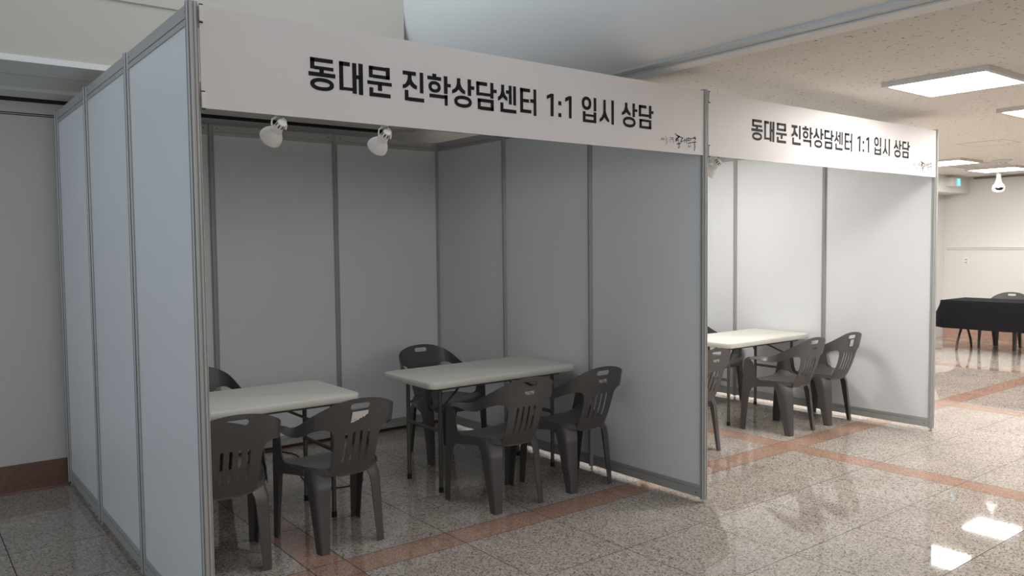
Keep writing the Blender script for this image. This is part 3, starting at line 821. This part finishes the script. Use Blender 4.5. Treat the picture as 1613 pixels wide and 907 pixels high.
def folding_table(label, loc):
    t = thing('folding_table', label, 'table', loc, 0, 'white folding tables')
    finish(table_top_bm(), 'tabletop', M['tabletop'], t, True, 35)
    bm = bmesh.new()
    bm.free()
    for y in (-.24, .24):
        bm = bmesh.new(); box(bm, -.50, y-.012, TZ_-.066, .50, y+.012, TZ_-.043)
        finish(bm, 'frame_rail', M['steel'], t)
    for ex in (-1, 1):
        x = ex*.475
        for y in (-.20, .20):
            bm = bmesh.new(); sweep(bm, [(x, y, 0.03), (x, y, TZ_-.05)], .0135, 12)
            lg_ = finish(bm, 'leg', M['steel'], t, True)
            bm = bmesh.new(); sweep(bm, [(x, y, 0), (x, y, .034)], .0155, 12)
            finish(bm, 'rubber_foot', M['rubber'], lg_, True)
        bm = bmesh.new(); sweep(bm, [(x, -.20, .40), (x, .20, .40)], .012, 10)
        finish(bm, 'crossbar', M['steel'], t, True)
        bm = bmesh.new(); sweep(bm, [(x, -.24, TZ_-.055), (x, .24, TZ_-.055)], .011, 10)
        finish(bm, 'crossbar', M['steel'], t, True)
        bm = bmesh.new(); sweep(bm, [(x-ex*.01, -.19, .53), (x-ex*.30, -.05, TZ_-.055)], .008, 8)
        finish(bm, 'brace', M['steel'], t, True)
        bm = bmesh.new(); sweep(bm, [(x-ex*.01, .19, .53), (x-ex*.30, .05, TZ_-.055)], .008, 8)
        finish(bm, 'brace', M['steel'], t, True)
    return t
T1 = folding_table('white folding table nearest the dividing wall in the first booth', (2.315, 1.41, 0))
dup(T1, (.62, 1.415, 0), 0, 'white folding table at the left of the first booth, partly behind the post')
dup(T1, (5.29, 1.41, 0), 0, 'white folding table in the brightly lit second booth')

# far table under a black cloth
t = thing('folding_table', 'table hidden under a black cloth near the far wall', 'table', (11.56, 1.365, 0))
bm = bmesh.new(); box(bm, -.36, -.90, .70, .36, .90, .735); bevel(bm, .008, 2)
finish(bm, 'tabletop', M['tabletop'], t)
for ey in (-1, 1):
    for ex in (-1, 1):
        y = ey*.74
        bm = bmesh.new()
        sweep(bm, [(ex*.05, y, .70), (ex*.06, y, .42), (ex*.085, y, .33), (ex*.15, y, .24), (ex*.215, y, .13), (ex*.25, y, .0)], .017, 10)
        finish(bm, 'leg', M['brass_leg'], t, True)
    bm = bmesh.new(); sweep(bm, [(-.09, ey*.74, .33), (.09, ey*.74, .33)], .014, 8)
    finish(bm, 'crossbar', M['brass_leg'], t, True)
# the cloth: grid over the top, sides hang with soft folds
bm = bmesh.new()
def cloth_pt(u, v):
    """u, v: distance over the edge beyond the table half sizes, wrapped down"""
    hx, hy, zt = .366, .906, .742
    ox = max(0, abs(u)-hx); oy = max(0, abs(v)-hy)
    sx = 1 if u > 0 else -1; sy = 1 if v > 0 else -1
    x = sx*min(abs(u), hx); y = sy*min(abs(v), hy)
    if ox > 0 and oy > 0:
        d = math.hypot(ox, oy); a = math.atan2(oy, ox)
        fl = .16*sstep(0, .45, d); z = zt - .94*d*(.88+.12*abs(math.cos(2*a)))
        x += sx*(.012 + fl*math.cos(a)*.75); y += sy*(.012 + fl*math.sin(a)*.85)
    elif ox > 0:
        z = zt-ox; x += sx*(.012*sstep(0, .05, ox) + .012*math.sin(v*7)*sstep(.05, .4, ox))
    elif oy > 0:
        z = zt-oy; y += sy*(.012*sstep(0, .05, oy) + .02*math.sin(u*9)*sstep(.05, .4, oy))
    else: z = zt
    return (x, y, max(z, .25))
D = .41; n1, n2 = 46, 78; V = []
for i in range(n1+1):
    V.append([bm.verts.new(cloth_pt(-(.366+D)+2*(.366+D)*i/n1, -(.906+D)+2*(.906+D)*j/n2)) for j in range(n2+1)])
for i in range(n1):
    for j in range(n2): bm.faces.new((V[i][j], V[i+1][j], V[i+1][j+1], V[i][j+1]))
thicken(bm, .003)
o = finish(bm, 'tablecloth', M['cloth'], None, True, 60); o.location = (11.56, 1.365, 0)
tag(o, 'black cloth draped over the table near the far wall', 'tablecloth')

# power cable lying behind the left-hand table
bm = bmesh.new()
ctl = [(1.30, 2.93), (1.376, 2.91), (1.45, 2.83), (1.48, 2.68), (1.42, 2.45), (1.30, 2.20), (1.25, 1.95), (1.30, 1.77), (1.38, 1.71), (1.47, 1.71), (1.56, 1.76), (1.60, 1.9), (1.58, 2.2)]
pts = []
for i in range(len(ctl)-1):
    p0, p1, p2, p3 = ctl[max(0, i-1)], ctl[i], ctl[i+1], ctl[min(len(ctl)-1, i+2)]
    for k in range(6):
        u = k/6
        pts.append(tuple(.5*((2*p1[c]) + (-p0[c]+p2[c])*u + (2*p0[c]-5*p1[c]+4*p2[c]-p3[c])*u*u + (-p0[c]+3*p1[c]-3*p2[c]+p3[c])*u**3) for c in (0, 1)) + (.005,))
sweep(bm, pts, .0045, 8)
tag(finish(bm, 'power_cable', M['rubber'], None, True), 'black power cable lying on the floor behind the left-hand table', 'cable')

# ------------------------------------------------------------------ fittings at the far end
t = thing('security_camera', 'white dome security camera hanging from the ceiling at the far wall', 'camera', (12.15, 1.91, CZ))
bm = bmesh.new(); lathe(bm, [(0, 0), (.055, 0), (.055, -.012), (.032, -.02), (.032, -.12), (.045, -.17), (.06, -.20), (0, -.20)], 20)
finish(bm, 'mount', M['white_plastic'], t, True, 40)
bm = bmesh.new(); lathe(bm, [(0, -.18), (.05, -.185), (.075, -.205), (.088, -.24), (.088, -.27), (.08, -.295), (.06, -.318), (.055, -.315), (0, -.31)], 24)
finish(bm, 'housing', M['white_plastic'], t, True, 40)
bm = bmesh.new(); lathe(bm, [(.0, -.318), (.03, -.314), (.05, -.30), (.066, -.275), (.06, -.262)], 20, Matrix.Translation((-.035, -.02, .015)))
finish(bm, 'lens_dome', M['glass_dark'], t, True)

t = thing('exit_sign', 'small white exit sign box with a glowing cyan panel on the far bulkhead', 'sign', (12.33, 2.68, 2.515))
bm = bmesh.new(); box(bm, -.13, -.10, -.065, .14, 0, .065); bevel(bm, .004, 1)
finish(bm, 'sign_case', M['white_plastic'], t)
bm = bmesh.new(); box(bm, .0, -.1025, -.055, .13, -.099, .055)
finish(bm, 'lit_panel', M['exit_glow'], t)
bm = bmesh.new()
lathe(bm, [(0, -.001), (.010, -.001), (.010, .001), (0, .001)], 10, Matrix.Translation((.07, -.104, .033)) @ Matrix.Rotation(math.pi/2, 4, 'X'))
for a, b, w in (((.066, .02), (.060, -.012), .016), ((.060, -.012), (.085, -.022), .010), ((.085, -.022), (.082, -.045), .010), ((.060, -.012), (.048, -.032), .010), ((.048, -.032), (.028, -.034), .009), ((.066, .016), (.092, .004), .008), ((.066, .016), (.042, .004), .008)):
    d = Vector((b[0]-a[0], b[1]-a[1])); n = Vector((-d.y, d.x)).normalized()*w/2
    bm.faces.new([bm.verts.new((p[0], -.1035, p[1])) for p in ((a[0]+n.x, a[1]+n.y), (a[0]-n.x, a[1]-n.y), (b[0]-n.x, b[1]-n.y), (b[0]+n.x, b[1]+n.y))])
finish(bm, 'running_figure', M['exit_white'], t)

t = thing('power_outlet', 'white wall socket below the rail on the far wall', 'socket', (WX, 2.70, 1.265))
bm = bmesh.new(); box(bm, -.010, -.04, -.06, 0, .04, .06); bevel(bm, .003, 2)
finish(bm, 'face_plate', M['white_plastic'], t)
M['socket_grey'] = plain('socket_grey', (.30, .29, .28), .6)
for z in (-.024, .024):
    bm = bmesh.new(); box(bm, -.0115, -.018, z-.010, -.0098, .018, z+.010)
    finish(bm, 'socket_insert', M['socket_grey'], t)

t = thing('smoke_detector', 'round white smoke detector on the tiled ceiling near the far lights', 'smoke detector', (10.45, 1.22, CZ))
bm = bmesh.new(); lathe(bm, [(0, 0), (.12, 0), (.12, -.012), (.10, -.02), (.06, -.026), (.05, -.045), (0, -.045)], 24)
finish(bm, 'base', M['lamp_frame'], t, True, 40)
for k in range(6):
    a = k*math.pi/3; bm = bmesh.new()
    box(bm, .05*math.cos(a)-.006, .05*math.sin(a)-.006, -.041, .05*math.cos(a)+.006, .05*math.sin(a)+.006, -.03)
    finish(bm, 'vent', M['alu_dark'], t)

t = thing('ceiling_vent', 'slatted air vent in the tiled ceiling beside the far lights', 'vent', (10.85, 1.68, CZ))
bm = bmesh.new()
for x0, y0, x1, y1 in ((-.3, -.3, .3, -.26), (-.3, .26, .3, .3), (-.3, -.26, -.26, .26), (.26, -.26, .3, .26)): box(bm, x0, y0, -.014, x1, y1, 0)
finish(bm, 'frame', M['lamp_frame'], t)
bm = bmesh.new(); box(bm, -.26, -.26, -.003, .26, .26, 0)
finish(bm, 'backing', M['gap_shade'], t)
for k in range(6):
    bm = bmesh.new(); y = -.215+.086*k
    prism(bm, [(y-.02, -.004), (y-.016, -.004), (y+.02, -.013), (y+.016, -.013)], -.26, .26, lambda u, v, w: (w, u, v))
    finish(bm, 'slat', M['lamp_frame'], t)
t = thing('access_hatch', 'square access hatch outlined in the tiled ceiling', 'hatch', (8.36, .55, CZ))
bm = bmesh.new()
for x0, y0, x1, y1 in ((-.23, -.23, .23, -.22), (-.23, .22, .23, .23), (-.23, -.22, -.22, .22), (.22, -.22, .23, .22)): box(bm, x0, y0, -.004, x1, y1, 0)
finish(bm, 'frame', M['lamp_frame'], t)
bm = bmesh.new(); box(bm, -.215, -.215, -.0025, .215, .215, 0)
finish(bm, 'cover', M['tile'], t)
